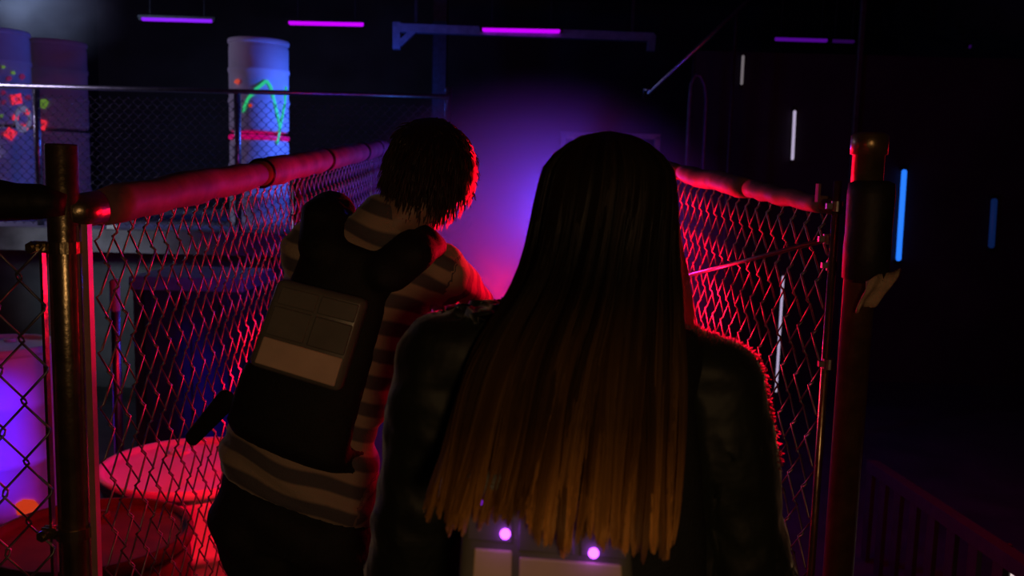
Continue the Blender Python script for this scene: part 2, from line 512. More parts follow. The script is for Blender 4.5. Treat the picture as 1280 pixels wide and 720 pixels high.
# two stacks at the far left
YA = 8.75
axx = P(2, 200, YA).x
sA = [(axx, YA, PZ), (axx, YA, PZ + .93)]
drum(sA[0], 'lower white drum of the leftmost stack behind far fence', group=gD)
dA1, dA1b, _ = drum(sA[1], 'upper white drum of leftmost stack, projected light of red squares around a pale ring painted on it', group=gD)
YB = 9.4
bxx = P(75, 200, YB).x
sB = [(bxx, YB, PZ), (bxx, YB, PZ + .93)]
drum(sB[0], 'lower white drum of the shaded stack second from the left', group=gD)
dB1, dB1b, _ = drum(sB[1], 'upper white drum with one painted-on splash of projected green light, shaded stack second from the left', group=gD)
def square(loc, px, py, r, rot, hole=.35):
    o = []
    co = [(px + r * 1.41 * cos(rot + pi / 4 + k * pi / 2), py + r * 1.41 * sin(rot + pi / 4 + k * pi / 2)) for k in range(4)]
    ci = [(px + r * hole * 1.41 * cos(rot + pi / 4 + k * pi / 2), py + r * hole * 1.41 * sin(rot + pi / 4 + k * pi / 2)) for k in range(4)]
    for k in range(4):
        o.append(ink(loc, [co[k], co[(k + 1) % 4], ci[(k + 1) % 4], ci[k]]))
    return o
for q_ in (square(sA[1], 20, 124, 6.2, -.2), square(sA[1], 12.5, 167, 6.2, .6)): paint(dA1b, M['projred'], q_, 'projected_square')  # light pattern projected on the drums, painted as glowing patches
paint(dB1b, M['projred'], square(sB[1], 52, 156, 6.0, .2), 'projected_square')
ringp = []
for k in range(16):
    a0, a1 = 2 * pi * k / 16, 2 * pi * (k + 1) / 16
    ringp.append(ink(sA[1], [(28 + ri * cos(a), 149 + ro * sin(a)) for a, ri, ro in ((a0, 7, 9), (a1, 7, 9), (a1, 10.5, 17), (a0, 10.5, 17))]))
paint(dA1b, M['projlilac'], ringp, 'projected_ring')
for q_ in (square(sA[1], 19, 147, 3.4, .1, .05), square(sA[1], 33, 140, 3.0, .5, .05), square(sA[1], 31, 159, 3.2, .3, .05)): paint(dA1b, M['projred'], q_, 'projected_square')
paint(dB1b, M['projgreen'], [blob(sB[1], 55, 130, 6)], 'painted_glow_splash')  # green spot of the projected light, painted on
for q_ in (blob(sA[1], 4, 84, 2.2), blob(sA[1], 16, 91, 2.6), blob(sA[1], 2, 145, 2)): paint(dA1b, M['projgreen'], [q_], 'painted_glow_splash')
for q_ in (blob(sA[1], 11, 98, 3), blob(sA[1], 27, 96, 3.4), blob(sA[1], 4, 116, 3), blob(sA[1], 5, 128, 3), blob(sA[1], 34, 122, 3.5)): paint(dA1b, M['projdim'], [q_], 'painted_glow_splash')

# near drums beside the walkway, beyond the left fence
wd = P(241, 575, 3.5)
wt, _, _ = drum((wd.x, 3.5, FZ), 'white lidded drum glowing red beyond the left fence, beside the striped player', rz=.6)
wt.scale = (1.24, 1.24, .91)
dd = P(114, 690, 2.58)
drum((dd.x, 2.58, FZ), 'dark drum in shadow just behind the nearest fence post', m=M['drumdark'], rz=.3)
bd = P(2, 500, 5.0)
t3, b3, l3 = drum((bd.x, 5.0, FZ), 'blue-lit white drum with an orange splash at the left edge behind the fence', rz=.2)
t3.scale = (1, 1, 1.11)
paint(b3, M['porange'], [ink((bd.x, 5.0, FZ), [(4, 634), (14, 629), (28, 630), (36, 638), (24, 646), (6, 647)])], 'painted_glow_splash')

# ------------------------------------------------------------------ back-left clutter
a = P(143, 349, 4.6)
t = thing('standing_pipe', 'thin grey upright pipe with a bright tip beyond the left fence', 'pipe', (a.x, 4.6, FZ))
link('pipe', MB().lathe([(.024, 0), (.024, a.z - FZ - .06), (.001, a.z - FZ - .05)], 20).mesh('pp', True), M['galv'], t)
tip = link('lit_pipe_top', MB().lathe([(.0255, a.z - FZ - .17), (.0262, a.z - FZ - .16), (.0262, a.z - FZ - .01), (.02, a.z - FZ), (.001, a.z - FZ)], 20).mesh('pc', True), M['drum'], t)  # white section stands in for light falling on the pipe's top
tip['label'] = 'lit top of the pipe, coloured white'
a, b = P(160, 345, 6.2), P(304, 345, 6.2)
t = thing('storage_crate', 'large dark crate with blue-lit top edge under the back platform', 'crate', ((a.x + b.x) / 2, 6.6, FZ))
w_ = b.x - a.x; hh = a.z - FZ
mb = MB().box((0, 0, hh / 2 - .04), (w_ - .04, .76, hh - .08))
link('crate_body', bevel(mb.mesh('cb'), .01, 2, False), M['crate'], t)
link('crate_lid', bevel(MB().box((0, 0, hh - .05), (w_, .8, .1)).mesh('cl'), .012, 2, False), M['steelblue'], t)
for sx in (-.33, 0, .33):
    link('crate_rib', MB().box((sx * w_, -.39, hh / 2 - .05), (.05, .03, hh - .12)).mesh('cr'), M['crate'], t)
# small steel feet bolted on the platform edge
for i, (px, lab) in enumerate(((140, 'small steel bracket on platform edge, just right of near post'), (388, 'small steel bracket on platform edge, right of the blue-lit drums'))):
    p = P(px, 288, 7.72)
    o = link('edge_bracket', bevel(MB().box((p.x, 7.74, PZ + .02), (.1, .04, .04)).box((p.x, 7.76, PZ + .045), (.03, .02, .05)).mesh('eb'), .004, 1, False), M['galv'])
    tag(o, lab, 'bracket', 'platform edge brackets')

# ------------------------------------------------------------------ light tubes
def tube_light(p0, p1, r, m, label, group, name='light_tube', housing=True, off=V((0, 0, .03))):
    base = (p0 + p1) / 2
    t = thing(name, label, 'light', base, 0, group)
    d = (p1 - p0).normalized()
    link('glowing_tube', MB().tube([p0 - d * 0, p0 + d * r * .6, p1 - d * r * .6, p1], [r * .5, r, r, r * .5], 14).mesh('gt', True), m, t, True)
    if housing:
        mid = base + off
        rot = d.to_track_quat('X', 'Z').to_matrix()
        link('housing', MB().box(mid, ((p1 - p0).length + .08, r * 2.2, r * 1.1), rot).mesh('hs'), M['tie'], t, True)
        for e in (p0 - d * .015, p1 + d * .015):
            link('end_cap', MB().box(e + off * .4, (.03, r * 2, r * 2.4), rot).mesh('ec'), M['tie'], t, True)
        if name == 'ceiling_light':
            for e in (p0.lerp(p1, .12), p0.lerp(p1, .88)):
                link('hanging_wire', MB().tube([e + off, V((e.x, e.y, 4.6))], .005, 6).mesh('hw'), M['darksteel'], t, True)
    return t
g = 'violet tube lights across the ceiling'
YT = 12.0
R_ = .03
tube_light(P(177, 23.5, YT), P(266, 26, YT), R_ * .9, M['violet'], 'leftmost violet tube light high over the far drums', g, 'ceiling_light')
tube_light(P(361, 28, YT), P(455, 30, YT), R_ * 1.1, M['magenta'], 'bright magenta tube light, second from left, above the blue-lit drums', g, 'ceiling_light')
tube_light(P(603, 36.5, YT), P(700, 38.5, YT), R_ * 1.1, M['magenta'], 'bright magenta tube light hung along the blue steel gantry', g, 'ceiling_light')
tube_light(P(968, 48.5, YT), P(1034, 50.5, YT), R_ * .9, M['violetdim'], 'dim violet tube light upper right, brighter of the touching pair', g, 'ceiling_light')
tube_light(P(1040, 51, YT), P(1068, 52, YT), R_ * .8, M['violetfaint'], 'faint short violet tube light, right of the touching pair', g, 'ceiling_light')
tube_light(P(1210, 58, YT), P(1300, 60, YT), R_ * .8, M['violetfaint'], 'faint violet tube light in the upper right corner', g, 'ceiling_light')
g = 'upright light lines in the dark right half'
YW = 9.1
o2 = V((0, .03, 0))
tube_light(P(1130.5, 212, YW), P(1123, 326, YW), .026, M['blueled'], 'bright blue upright light tube right of the sleeve-wrapped post', g, off=o2)
tube_light(P(1243, 248, YW), P(1239, 310, YW), .03, M['blueleddim'], 'dim blue upright light tube near the right edge', g, off=o2)
tube_light(P(993.5, 138, YW), P(990.5, 200, YW), .015, M['whiteled'], 'thin white upright light line above the right padded rail', g, off=o2)
tube_light(P(929, 69, YW), P(927, 106, YW), .014, M['whiteleddim'], 'short faint white upright line beside the slanted handrail', g, off=o2)
wl_ = tube_light(P(979, 345, 6.5), P(970, 490, 6.5), .009, M['whiteled'], 'white upright light line seen through the right fence mesh', g, off=o2)
b_ = P(970, 490, 6.5)
link('stand', MB().tube([b_ + V((0, .03, .3)), V((b_.x, 6.53, FZ))], .012, 8).lathe([(.08, FZ), (.08, FZ + .015), (.012, FZ + .03)], 16, (b_.x, 6.53, 0)).mesh('sd'), M['tie'], wl_, True)
tube_light(P(1267.5, 697, 3.2), V((P(1267, 780, 3.2).x, 3.2, FZ + .02)), .009, M['warmled'], 'warm white upright light at the lower right corner', g, off=o2)

# ------------------------------------------------------------------ gantry, stair handrail, hanging frame, guard rail
YG = 12.1
def bar(mb, p0, p1, w=.07):
    d = (p1 - p0); rot = d.to_track_quat('X', 'Z').to_matrix()
    return mb.box((p0 + p1) / 2, (d.length, w, w), rot)
t = thing('steel_gantry', 'blue-lit steel gantry with a braced left leg near the ceiling', 'frame', P(655, 40, YG))
link('beam', bar(MB(), P(495, 35, YG), P(817, 47, YG), .11).mesh('bm'), M['steelblue'], t, True)
link('leg', bar(MB(), P(496, 28, YG), P(496, 62, YG), .1).mesh('lg'), M['steelblue'], t, True)
link('leg', bar(MB(), P(815, 44, YG), P(813, 64, YG), .1).mesh('lg'), M['steelblue'], t, True)
link('brace', bar(MB(), P(499, 56, YG), P(519, 37, YG), .08).mesh('br'), M['steelblue'], t, True)
for p_ in (P(520, 36, YG), P(790, 46, YG)): link('hanger', bar(MB(), p_, V((p_.x, YG, 4.6)), .04).mesh('hg'), M['darksteel'], t, True)
x_ = P(550, 80, 12.6).x
o = link('support_column', bevel(MB().box((x_, 12.6, (FZ + 4.6) / 2), (.2, .2, 4.6 - FZ)).mesh('sc'), .01, 1, False), M['darksteel'])
tag(o, 'faint blue-lit steel column behind the end of the far fence', 'column')
t = thing('stair_handrail', 'thin grey handrail slanting down from the top, right of centre', 'handrail', P(810, 118, 8.0))
link('rail', MB().tube([P(965, -28, 8.0), P(810, 118, 8.0)], .017, 12).mesh('hr', True), M['galv'], t, True)
link('rail_end', MB().tube([P(815, 113, 8.0), P(806, 112, 8.05), P(806, 122, 8.1)], .017, 10).mesh('re', True), M['galv'], t, True)
for px, y0, y1 in ((921, 12, 330), (868, 65, 330)):
    link('baluster', MB().tube([P(px, y0, 8.02), V((P(px, y0, 8.02).x, 8.02, FZ))], .014, 10).mesh('bl', True), M['darksteel'], t, True)
t = thing('pipe_hoop', 'small dim bent pipe hoop between the handrail and right fence', 'pipe', P(874, 95, 7.4))
link('hoop', MB().tube([V((P(862, 110, 7.4).x, 7.4, FZ))] + [P(862, 130, 7.4), P(864, 105, 7.4), P(869, 94, 7.4), P(876, 95, 7.4), P(881, 107, 7.4), P(883, 125, 7.4)] + [V((P(883, 125, 7.4).x, 7.4, FZ))], .016, 10).mesh('hp', True), M['darksteel'], t, True)
x_ = P(1072, 150, 9.0).x
o = link('support_column', bevel(MB().box((x_, 9.06, 2.2), (.05, .05, 4.8)).mesh('sc'), .006, 1, False), M['darksteel'])
tag(o, 'thin dark upright pole rising behind the right capped post', 'column')
# low guard rail stepping toward the camera at the lower right
t = thing('guard_rail', 'dim low slatted guard rail receding at the lower right', 'railing', (1.6, 3.0, FZ))
g0, g1 = P(1090, 582, 4.6), P(1300, 724, 2.9)
link('top_board', bar(MB(), g0, g1, .06).mesh('tb'), M['timber'], t, True)
for q in (.0, .12, .24, .36, .48, .6, .72, .84, .96):
    p = g0.lerp(g1, q)
    link('slat', MB().box((p.x, p.y, (p.z + FZ) / 2 - .01), (.02, .07, p.z - FZ)).mesh('sl'), M['timber'], t, True)

# ------------------------------------------------------------------ haze
def volume(name, mb, col, dens, noise=None, an=0.0, label='', emis=None):
    m = bpy.data.materials.new(name); m.use_nodes = True
    nt = m.node_tree; nt.nodes.clear()
    out = nt.nodes.new('ShaderNodeOutputMaterial')
    pv = nt.nodes.new('ShaderNodeVolumePrincipled')
    pv.inputs['Color'].default_value = col + (1,)
    pv.inputs['Anisotropy'].default_value = an
    pv.inputs['Density'].default_value = dens
    tc = nt.nodes.new('ShaderNodeTexCoord')
    # fade toward the border of the cloud so that it has no hard edge
    ln = nt.nodes.new('ShaderNodeVectorMath'); ln.operation = 'LENGTH'
    mp = nt.nodes.new('ShaderNodeMapping'); mp.vector_type = 'POINT'
    nt.links.new(tc.outputs['Object'], mp.inputs['Vector'])
    nt.links.new(mp.outputs['Vector'], ln.inputs[0])
    mr = nt.nodes.new('ShaderNodeMapRange'); mr.interpolation_type = 'SMOOTHSTEP'
    mr.inputs['From Min'].default_value = .0; mr.inputs['From Max'].default_value = 1.0
    mr.inputs['To Min'].default_value = dens; mr.inputs['To Max'].default_value = 0
    nt.links.new(ln.outputs['Value'], mr.inputs['Value'])
    last = mr.outputs['Result']
    if noise:
        nz = nt.nodes.new('ShaderNodeTexNoise'); nz.inputs['Scale'].default_value = noise; nz.inputs['Detail'].default_value = 3
        nt.links.new(tc.outputs['Object'], nz.inputs['Vector'])
        r2 = nt.nodes.new('ShaderNodeMapRange'); r2.inputs['From Min'].default_value = .35; r2.inputs['From Max'].default_value = .65
        r2.inputs['To Min'].default_value = .25; r2.inputs['To Max'].default_value = 1.3
        nt.links.new(nz.outputs['Fac'], r2.inputs['Value'])
        mu = nt.nodes.new('ShaderNodeMath'); mu.operation = 'MULTIPLY'
        nt.links.new(last, mu.inputs[0]); nt.links.new(r2.outputs['Result'], mu.inputs[1]); last = mu.outputs[0]
    nt.links.new(last, pv.inputs['Density'])
    nt.links.new(pv.outputs['Volume'], out.inputs['Volume'])
    o = link(name, mb.mesh(name, True), m)
    return tag(o, label, 'haze', kind='stuff')
def unit_ball():
    return MB().ell((0, 0, 0), (1, 0, 0), (0, 1, 0), (0, 0, 1), 32)
hz = volume('smoke_haze', unit_ball(), (.9, .9, .95), .75, label='blue and magenta lit haze in the walkway between the two players')
hz.location = (.12, 5.6, 1.15); hz.scale = (1.3, 2.7, 1.15)
hz2 = volume('smoke_haze', unit_ball(), (.9, .92, .95), .9, noise=2.2, label='pale blue smoke cloud in the upper left corner above the drums')
hz2.location = P(40, 8, 10.2); hz2.scale = (1.15, .8, .75)

# ------------------------------------------------------------------ lights
def lamp(name, loc, col, e, r=.05, kind='POINT', target=None, size=None, angle=None, blend=.6):
    l = bpy.data.lights.new(name, kind); l.color = col; l.energy = e
    if kind == 'AREA': l.size = size or .3
    else: l.shadow_soft_size = r
    if kind == 'SPOT': l.spot_size = radians(angle or 60); l.spot_blend = blend
    o = bpy.data.objects.new(name, l); C.objects.link(o); o.location = loc
    if target is not None:
        o.rotation_euler = (V(target) - V(loc)).to_track_quat('-Z', 'Y').to_euler()
    return o
RED = (1.0, .002, .022)
lamp('red_light', (.40, 3.3, 1.38), RED, 13, .06)
lamp('red_right_light', (.50, 2.8, 1.2), RED, 17, .05)
lamp('red_left_light', (-.06, 3.45, 1.20), RED, 22, .06)
lamp('red_rim_light', (.44, 2.65, 1.28), RED, 190, .04, 'SPOT', (.26, 1.2, 1.36), angle=34, blend=.5)
lamp('red_rim_light', (.20, 2.3, 1.47), RED, 26, .04, 'SPOT', (-.14, 1.8, 1.56), angle=60, blend=.5)
lamp('red_drum_light', P(432, 400, 2.75), RED, 72, .06, 'SPOT', (-1.35, 3.1, .3), angle=84, blend=.5)
lamp('red_fill_light', (2.6, 4.6, 1.6), RED, 9, .2)
lamp('blue_light', (.30, 5.4, 1.42), (.07, .05, 1.0), 50, .08)
lamp('warm_light', (.20, -.75, 1.60), (1.0, .58, .25), 14, .09, 'SPOT', (-.05, 1.4, 1.0), angle=95, blend=.8)
lamp('drum_blue_light', (cx + 1.15, 8.55, PZ + 1.15), (.05, .14, 1.0), 70, .05, 'SPOT', (cx - .1, YC, PZ + .95), angle=110, blend=.8)
lamp('drum_violet_light', P(-220, 40, 7.9), (.66, .55, 1.0), 62, .2)
lamp('near_blue_light', P(-175, 540, 3.9), (.02, .008, 1.0), 85, .1, 'SPOT', P(8, 545, 4.9), angle=50, blend=.6)
lamp('crate_blue_light', P(330, 330, 5.6), (.03, .06, 1.0), 2.5, .05)
lamp('post_blue_light', P(590, 190, 7.7), (.05, .2, 1.0), 2.5, .04)
lamp('gantry_blue_light', P(470, 90, 11.2), (.03, .12, 1.0), 16, .1)
lamp('grey_wash_light', P(-250, 150, 5.4), (.75, .85, 1.0), 110, .3, 'SPOT', P(150, 360, 8), angle=42, blend=1)
lamp('smoke_light', P(-60, -60, 9.4), (.42, .58, 1.0), 95, .2, 'SPOT', P(40, 10, 10.2), angle=70, blend=1)
w = bpy.data.worlds.new('world'); S.world = w; w.use_nodes = True
w.node_tree.nodes['Background'].inputs['Color'].default_value = (.4, .12, .36, 1)
w.node_tree.nodes['Background'].inputs['Strength'].default_value = .002
#PEOPLE-BEGIN
# ------------------------------------------------------------------ people
def set_attr(me, name, vals):
    a = me.attributes.new(name, 'FLOAT', 'POINT')
    a.data.foreach_set('value', vals)

def attr_mat(name, attr, build, rough=.8, bump=0.0, bscale=150, aniso=0.0):
    m = bpy.data.materials.new(name); m.use_nodes = True
    nt = m.node_tree; b = nt.nodes['Principled BSDF']
    at = nt.nodes.new('ShaderNodeAttribute'); at.attribute_name = attr
    b.inputs['Roughness'].default_value = rough
    nt.links.new(build(nt, at.outputs['Fac']), b.inputs['Base Color'])
    if bump:
        bp = nt.nodes.new('ShaderNodeBump'); bp.inputs['Strength'].default_value = bump; bp.inputs['Distance'].default_value = .004
        tc = nt.nodes.new('ShaderNodeTexCoord'); nz = nt.nodes.new('ShaderNodeTexNoise'); nz.inputs['Scale'].default_value = bscale
        nt.links.new(tc.outputs['Object'], nz.inputs['Vector']); nt.links.new(nz.outputs['Fac'], bp.inputs['Height'])
        nt.links.new(bp.outputs['Normal'], b.inputs['Normal'])
    return m

def ramp(nt, fac, stops, const=False):
    r = nt.nodes.new('ShaderNodeValToRGB'); cr = r.color_ramp
    if const: cr.interpolation = 'CONSTANT'
    while len(cr.elements) < len(stops): cr.elements.new(.5)
    for e, (p, c) in zip(cr.elements, stops):
        e.position = p; e.color = tuple(c) + (1,)
    nt.links.new(fac, r.inputs['Fac'])
    return r.outputs['Color']

def stripes(nt, fac):
    mu = nt.nodes.new('ShaderNodeMath'); mu.operation = 'MULTIPLY'; mu.inputs[1].default_value = 1 / .054
    nt.links.new(fac, mu.inputs[0])
    fr = nt.nodes.new('ShaderNodeMath'); fr.operation = 'FRACT'
    nt.links.new(mu.outputs[0], fr.inputs[0])
    return ramp(nt, fr.outputs[0], [(0, (.12, .105, .12)), (.42, (.12, .105, .12)), (.52, (.46, .34, .26)), (.92, (.46, .34, .26)), (1, (.12, .105, .12))])

def hairmat(name, root, mid, tip):
    m = attr_mat(name, 'tip', lambda nt, f: ramp(nt, f, [(0, root), (.55, mid), (1, tip)]), rough=.42)
    nt = m.node_tree; b = nt.nodes['Principled BSDF']
    at = nt.nodes.new('ShaderNodeAttribute'); at.attribute_name = 'rnd'
    src = b.inputs['Base Color'].links[0].from_socket
    mx = nt.nodes.new('ShaderNodeVectorMath'); mx.operation = 'SCALE'
    nt.links.new(src, mx.inputs[0]); nt.links.new(at.outputs['Fac'], mx.inputs['Scale'])
    nt.links.new(mx.outputs['Vector'], b.inputs['Base Color'])
    b.inputs['Anisotropic'].default_value = .5
    tr = nt.nodes.new('ShaderNodeBsdfTranslucent'); tr.inputs['Color'].default_value = (.6, .4, .3, 1)
    ms = nt.nodes.new('ShaderNodeMixShader'); ms.inputs[0].default_value = .18
    out = nt.nodes['Material Output']
    nt.links.new(b.outputs[0], ms.inputs[1]); nt.links.new(tr.outputs[0], ms.inputs[2]); nt.links.new(ms.outputs[0], out.inputs['Surface'])
    return m

M['skin'] = mat('skin', (.34, .2, .15), .5, var=.08, scale=30)
M['skin'].node_tree.nodes['Principled BSDF'].inputs['Subsurface Weight'].default_value = .1
M['sweater'] = attr_mat('striped_knit', 'stripe', stripes, .9, .35, 260)
M['trousers'] = mat('black_trousers', (.012, .011, .013), .8, var=.3, scale=30, bump=.2)
M['vestblack'] = mat('black_vest_fabric', (.006, .006, .007), .75, var=.3, scale=60, bump=.2, bscale=300)
M['jacket'] = mat('dark_green_jacket', (.007, .010, .006), .6, var=.35, scale=14, bump=.5, bscale=22)
M['pack'] = mat('grey_pack_plastic', (.42, .38, .34), .38, var=.15, scale=14)
M['packdark'] = mat('smoky_pack_panel', (.17, .16, .14), .3, var=.2, scale=12)
M['packlit'] = mat('warm_lit_pack_panel', (.78, .56, .42), .5, var=.12, scale=14)  # reflected warm light put into the panel's paler colour
M['shoe'] = mat('dark_shoe', (.03, .03, .03), .6, var=.3)
M['sole'] = mat('pale_sole', (.4, .4, .4), .7, var=.2)
M['hairblonde'] = hairmat('ombre_hair', (.016, .011, .006), (.15, .075, .02), (.68, .31, .06))
M['loosehair'] = hairmat('loose_backlit_hair', (.016, .011, .006), (.05, .03, .012), (.12, .06, .02))
for n_ in M['loosehair'].node_tree.nodes:
    if n_.type == 'MIX_SHADER': n_.inputs[0].default_value = .75
    if n_.type == 'BSDF_TRANSLUCENT': n_.inputs['Color'].default_value = (.85, .6, .5, 1)
M['hairdark'] = hairmat('dark_brown_hair', (.02, .01, .008), (.03, .014, .01), (.05, .022, .014))

def hand(mb, wr, d, palm_n, s=1.0, curl=.9):
    """five fingered hand: wrist point, pointing direction, palm normal"""
    d = V(d).normalized(); n = V(palm_n); n = (n - d * n.dot(d)).normalized(); side = d.cross(n)
    pc = wr + d * .05 * s
    mb.ell(pc, side * .042 * s, n * .016 * s, d * .052 * s, 16)
    for i, (off, L) in enumerate(((-.030, .070), (-.010, .078), (.010, .072), (.029, .056))):
        p = wr + d * .09 * s + side * off * s
        dd = d.copy(); L *= s
        for j, fr in enumerate((.45, .32, .26)):
            rot = Quaternion(side, -(.35 + .45 * j) * curl)
            dd = (rot @ dd) if j == 0 else (Quaternion(side, -.55 * curl) @ dd)
            q = p + dd * L * fr
            mb.cap(p, (.0086 - .0008 * j) * s, q, (.0080 - .0009 * j) * s, n=10)
            p = q
    p = wr + d * .03 * s - side * .036 * s
    dd = (d * .6 - side * .65 + n * .35).normalized()
    q = p + dd * .038 * s; mb.cap(p, .0115 * s, q, .0095 * s, n=10)
    dd = (d * .95 - side * .1 + n * .35).normalized()
    mb.cap(q, .0095 * s, q + dd * .03 * s, .0078 * s, n=10)

def head(mb, c, up, fw, s=1.0):
    up = V(up).normalized(); fw = V(fw); fw = (fw - up * fw.dot(up)).normalized(); rt = fw.cross(up)
    g = lambda x, y, z: c + (rt * x + fw * y + up * z) * s
    e = lambda x, y, z, a, b, d_: mb.ell(g(x, y, z), rt * a * s, fw * b * s, up * d_ * s, 18)
    e(0, -.01, .025, .074, .092, .085)      # cranium
    e(0, .03, -.02, .062, .066, .082)       # face
    e(0, .052, -.082, .036, .034, .026)     # chin
    e(0, .03, -.06, .054, .052, .045)       # jaw
    e(0, .086, .012, .05, .014, .012)       # brow
    mb.cap(g(0, .088, .006), .008 * s, g(0, .108, -.026), .013 * s)   # nose
    for sx in (-1, 1):
        e(sx * .013, .096, -.029, .009, .009, .007)
        e(sx * .031, .080, -.003, .0135, .012, .011)   # eyes
        e(sx * .04, .07, -.03, .022, .016, .016)       # cheeks
        e(sx * .076, -.004, -.008, .008, .019, .031)   # ears
        e(sx * .078, -.012, .004, .007, .016, .018)
    e(0, .092, -.050, .022, .010, .005)      # lips
    e(0, .091, -.060, .018, .010, .006)
    return g, rt, up, fw

def torso_rings(axis, lat, fwd, secs):
    """secs: (q along axis polyline 0..1, half width, half depth, fwd shift)"""
    R = []
    for q, a, b, sh in secs:
        n = len(axis) - 1; i = min(int(q * n), n - 1); k = q * n - i
        p = axis[i].lerp(axis[i + 1], k)
        R.append((p + fwd * sh, lat * a, fwd * b))
    return R

def strands(name, paths, m, parent, r=.0011, n=3):
    """paths: list of (points, rnd, [tip factor per point]) -> one hair mesh"""
    vs, fs, tip, rn = [], [], [], []
    for pts, rnd, tf in paths:
        base = len(vs); L = len(pts)
        for i, p in enumerate(pts):
            a = pts[max(i - 1, 0)]; b = pts[min(i + 1, L - 1)]
            t = (b - a).normalized()
            u_ = t.cross(V((.3, 1, .2))).normalized(); w_ = t.cross(u_)
            rr = r * (1 if i < L - 1 else .3)
            for k in range(n):
                an = 2 * pi * k / n
                vs.append(p + (u_ * cos(an) + w_ * sin(an)) * rr); tip.append(tf[i]); rn.append(rnd)
        for i in range(L - 1):
            for k in range(n if n > 2 else 1):
                k2 = (k + 1) % n
                fs.append((base + i * n + k, base + i * n + k2, base + (i + 1) * n + k2, base + (i + 1) * n + k))
    return vs, fs, tip, rn

def hair_obj(name, packs, m, parent):
    vs, fs, tip, rn = [], [], [], []
    for a, b, c_, d_ in packs:
        n0 = len(vs)
        vs += a; fs += [tuple(i + n0 for i in f) for f in b]; tip += c_; rn += d_
    me = bpy.data.meshes.new(name)
    me.from_pydata([tuple(v) for v in vs], [], fs); me.update()
    set_attr(me, 'tip', tip); set_attr(me, 'rnd', rn)
    me.polygons.foreach_set('use_smooth', [True] * len(me.polygons))
    return link(name, me, m, parent, True)

def shoe(parent, an, d):
    d = V((d[0], d[1], 0)).normalized(); sd = V((-d.y, d.x, 0)); z = V((0, 0, 1))
    g0 = V((an.x, an.y, 0))
    mb = MB()
    R = []
    for q, a, h in ((-.075, .022, .03), (-.06, .034, .05), (-.02, .038, .062), (.05, .04, .05), (.11, .046, .034), (.16, .04, .027), (.185, .022, .02)):
        R.append((g0 + d * q + z * (.016 + h), sd * a, z * h))
    mb.rings(R, 18)
    mb.cap(V((an.x, an.y, .06)), .045, V((an.x, an.y, .1)), .047)
    s_ = link('shoe', remesh(mb, .006, 3), M['shoe'], parent, True)
    mb = MB(); R = []
    out = [(-.085, .02), (-.06, .038), (0, .042), (.06, .044), (.115, .05), (.165, .044), (.19, .022)]
    for q, a in out: R.append((g0 + d * q + z * .013, sd * a, z * .012))
    mb.rings(R, 18)
    link('sole', remesh(mb, .006, 2), M['sole'], s_)

def limb(mb, pts, rs, n=16):
    for i in range(len(pts) - 1):
        mb.cap(pts[i], rs[i], pts[i + 1], rs[i + 1], n=n)

def lerp(a, b, t): return a + (b - a) * t
def interp(tab, x):
    if x <= tab[0][0]: return tab[0][1]
    for (x0, y0), (x1, y1) in zip(tab, tab[1:]):
        if x <= x1: return y0 + (y1 - y0) * (x - x0) / (x1 - x0)
    return tab[-1][1]

# ================================================= the boy in the striped top
YB_ = 1.78
neckb = P(474, 282, YB_ + .02)
chest = P(440, 385, YB_ + .02)
waist = P(385, 520, YB_ - .02)
pelv = P(371, 640, YB_ - .03)
axis = [pelv, waist, chest, neckb]
up = (neckb - waist).normalized()
fwd = V((.12, 1, 0)); fwd = (fwd - up * fwd.dot(up)).normalized()
lat = fwd.cross(up).normalized()          # towards his right
shL = P(393, 312, YB_ + .0); shR = P(548, 338, YB_ + .05)
elL = P(395, 455, YB_ + .26); wrL = P(470, 470, YB_ + .46)
elR = P(592, 388, YB_ + .24); wrR = P(560, 430, YB_ + .45)
hipL = pelv - lat * .075 - up * .04; hipR = pelv + lat * .075 - up * .02
ftL = V((pelv.x + .08, YB_ - .05, .09)); ftR = V((pelv.x + .32, YB_ + .28, .09))
knL = (hipL + ftL) / 2 + V((.02, .07, .02)); knR = (hipR + ftR) / 2 + V((.0, .09, .03))
hc = P(535, 223, YB_ + .05)
hup = (V((.20, .22, 1))).normalized(); hfw = V((.08, 1, -.42))
t = thing('person', 'person in striped top and black vest leaning left beside the fence', 'person', (ftL.x, ftL.y, 0))
boy = t
mb = MB()
hg, hrt, hu, hf = head(mb, hc, hup, hfw, .98)
mb.cap(neckb - up * .03, .055, hg(0, -.02, -.06), .05)
mb.rings(torso_rings(axis, lat, fwd, [(-.02, .12, .09, 0), (.05, .135, .10, 0), (.33, .118, .088, 0), (.55, .13, .095, 0), (.75, .145, .098, 0), (.9, .13, .08, 0), (.98, .07, .055, 0)]), 24)
for s_, e_, w_, si in ((shL, elL, wrL, -1), (shR, elR, wrR, 1)):
    mb.cap(neckb - up * .05, .05, s_, .05)
    limb(mb, [s_, e_, w_], [.047, .036, .025])
    hand(mb, w_, (w_ - e_), V((si * -.3, .1, -1)), .95)
for h_, k_, f_ in ((hipL, knL, ftL), (hipR, knR, ftR)):
    limb(mb, [h_, k_, f_], [.082, .054, .036])
    mb.cap(f_ - V((0, .02, .05)), .034, f_ + V((.02, .13, -.06)), .024)
link('body', remesh(mb, .0065, 3), M['skin'], t, True)

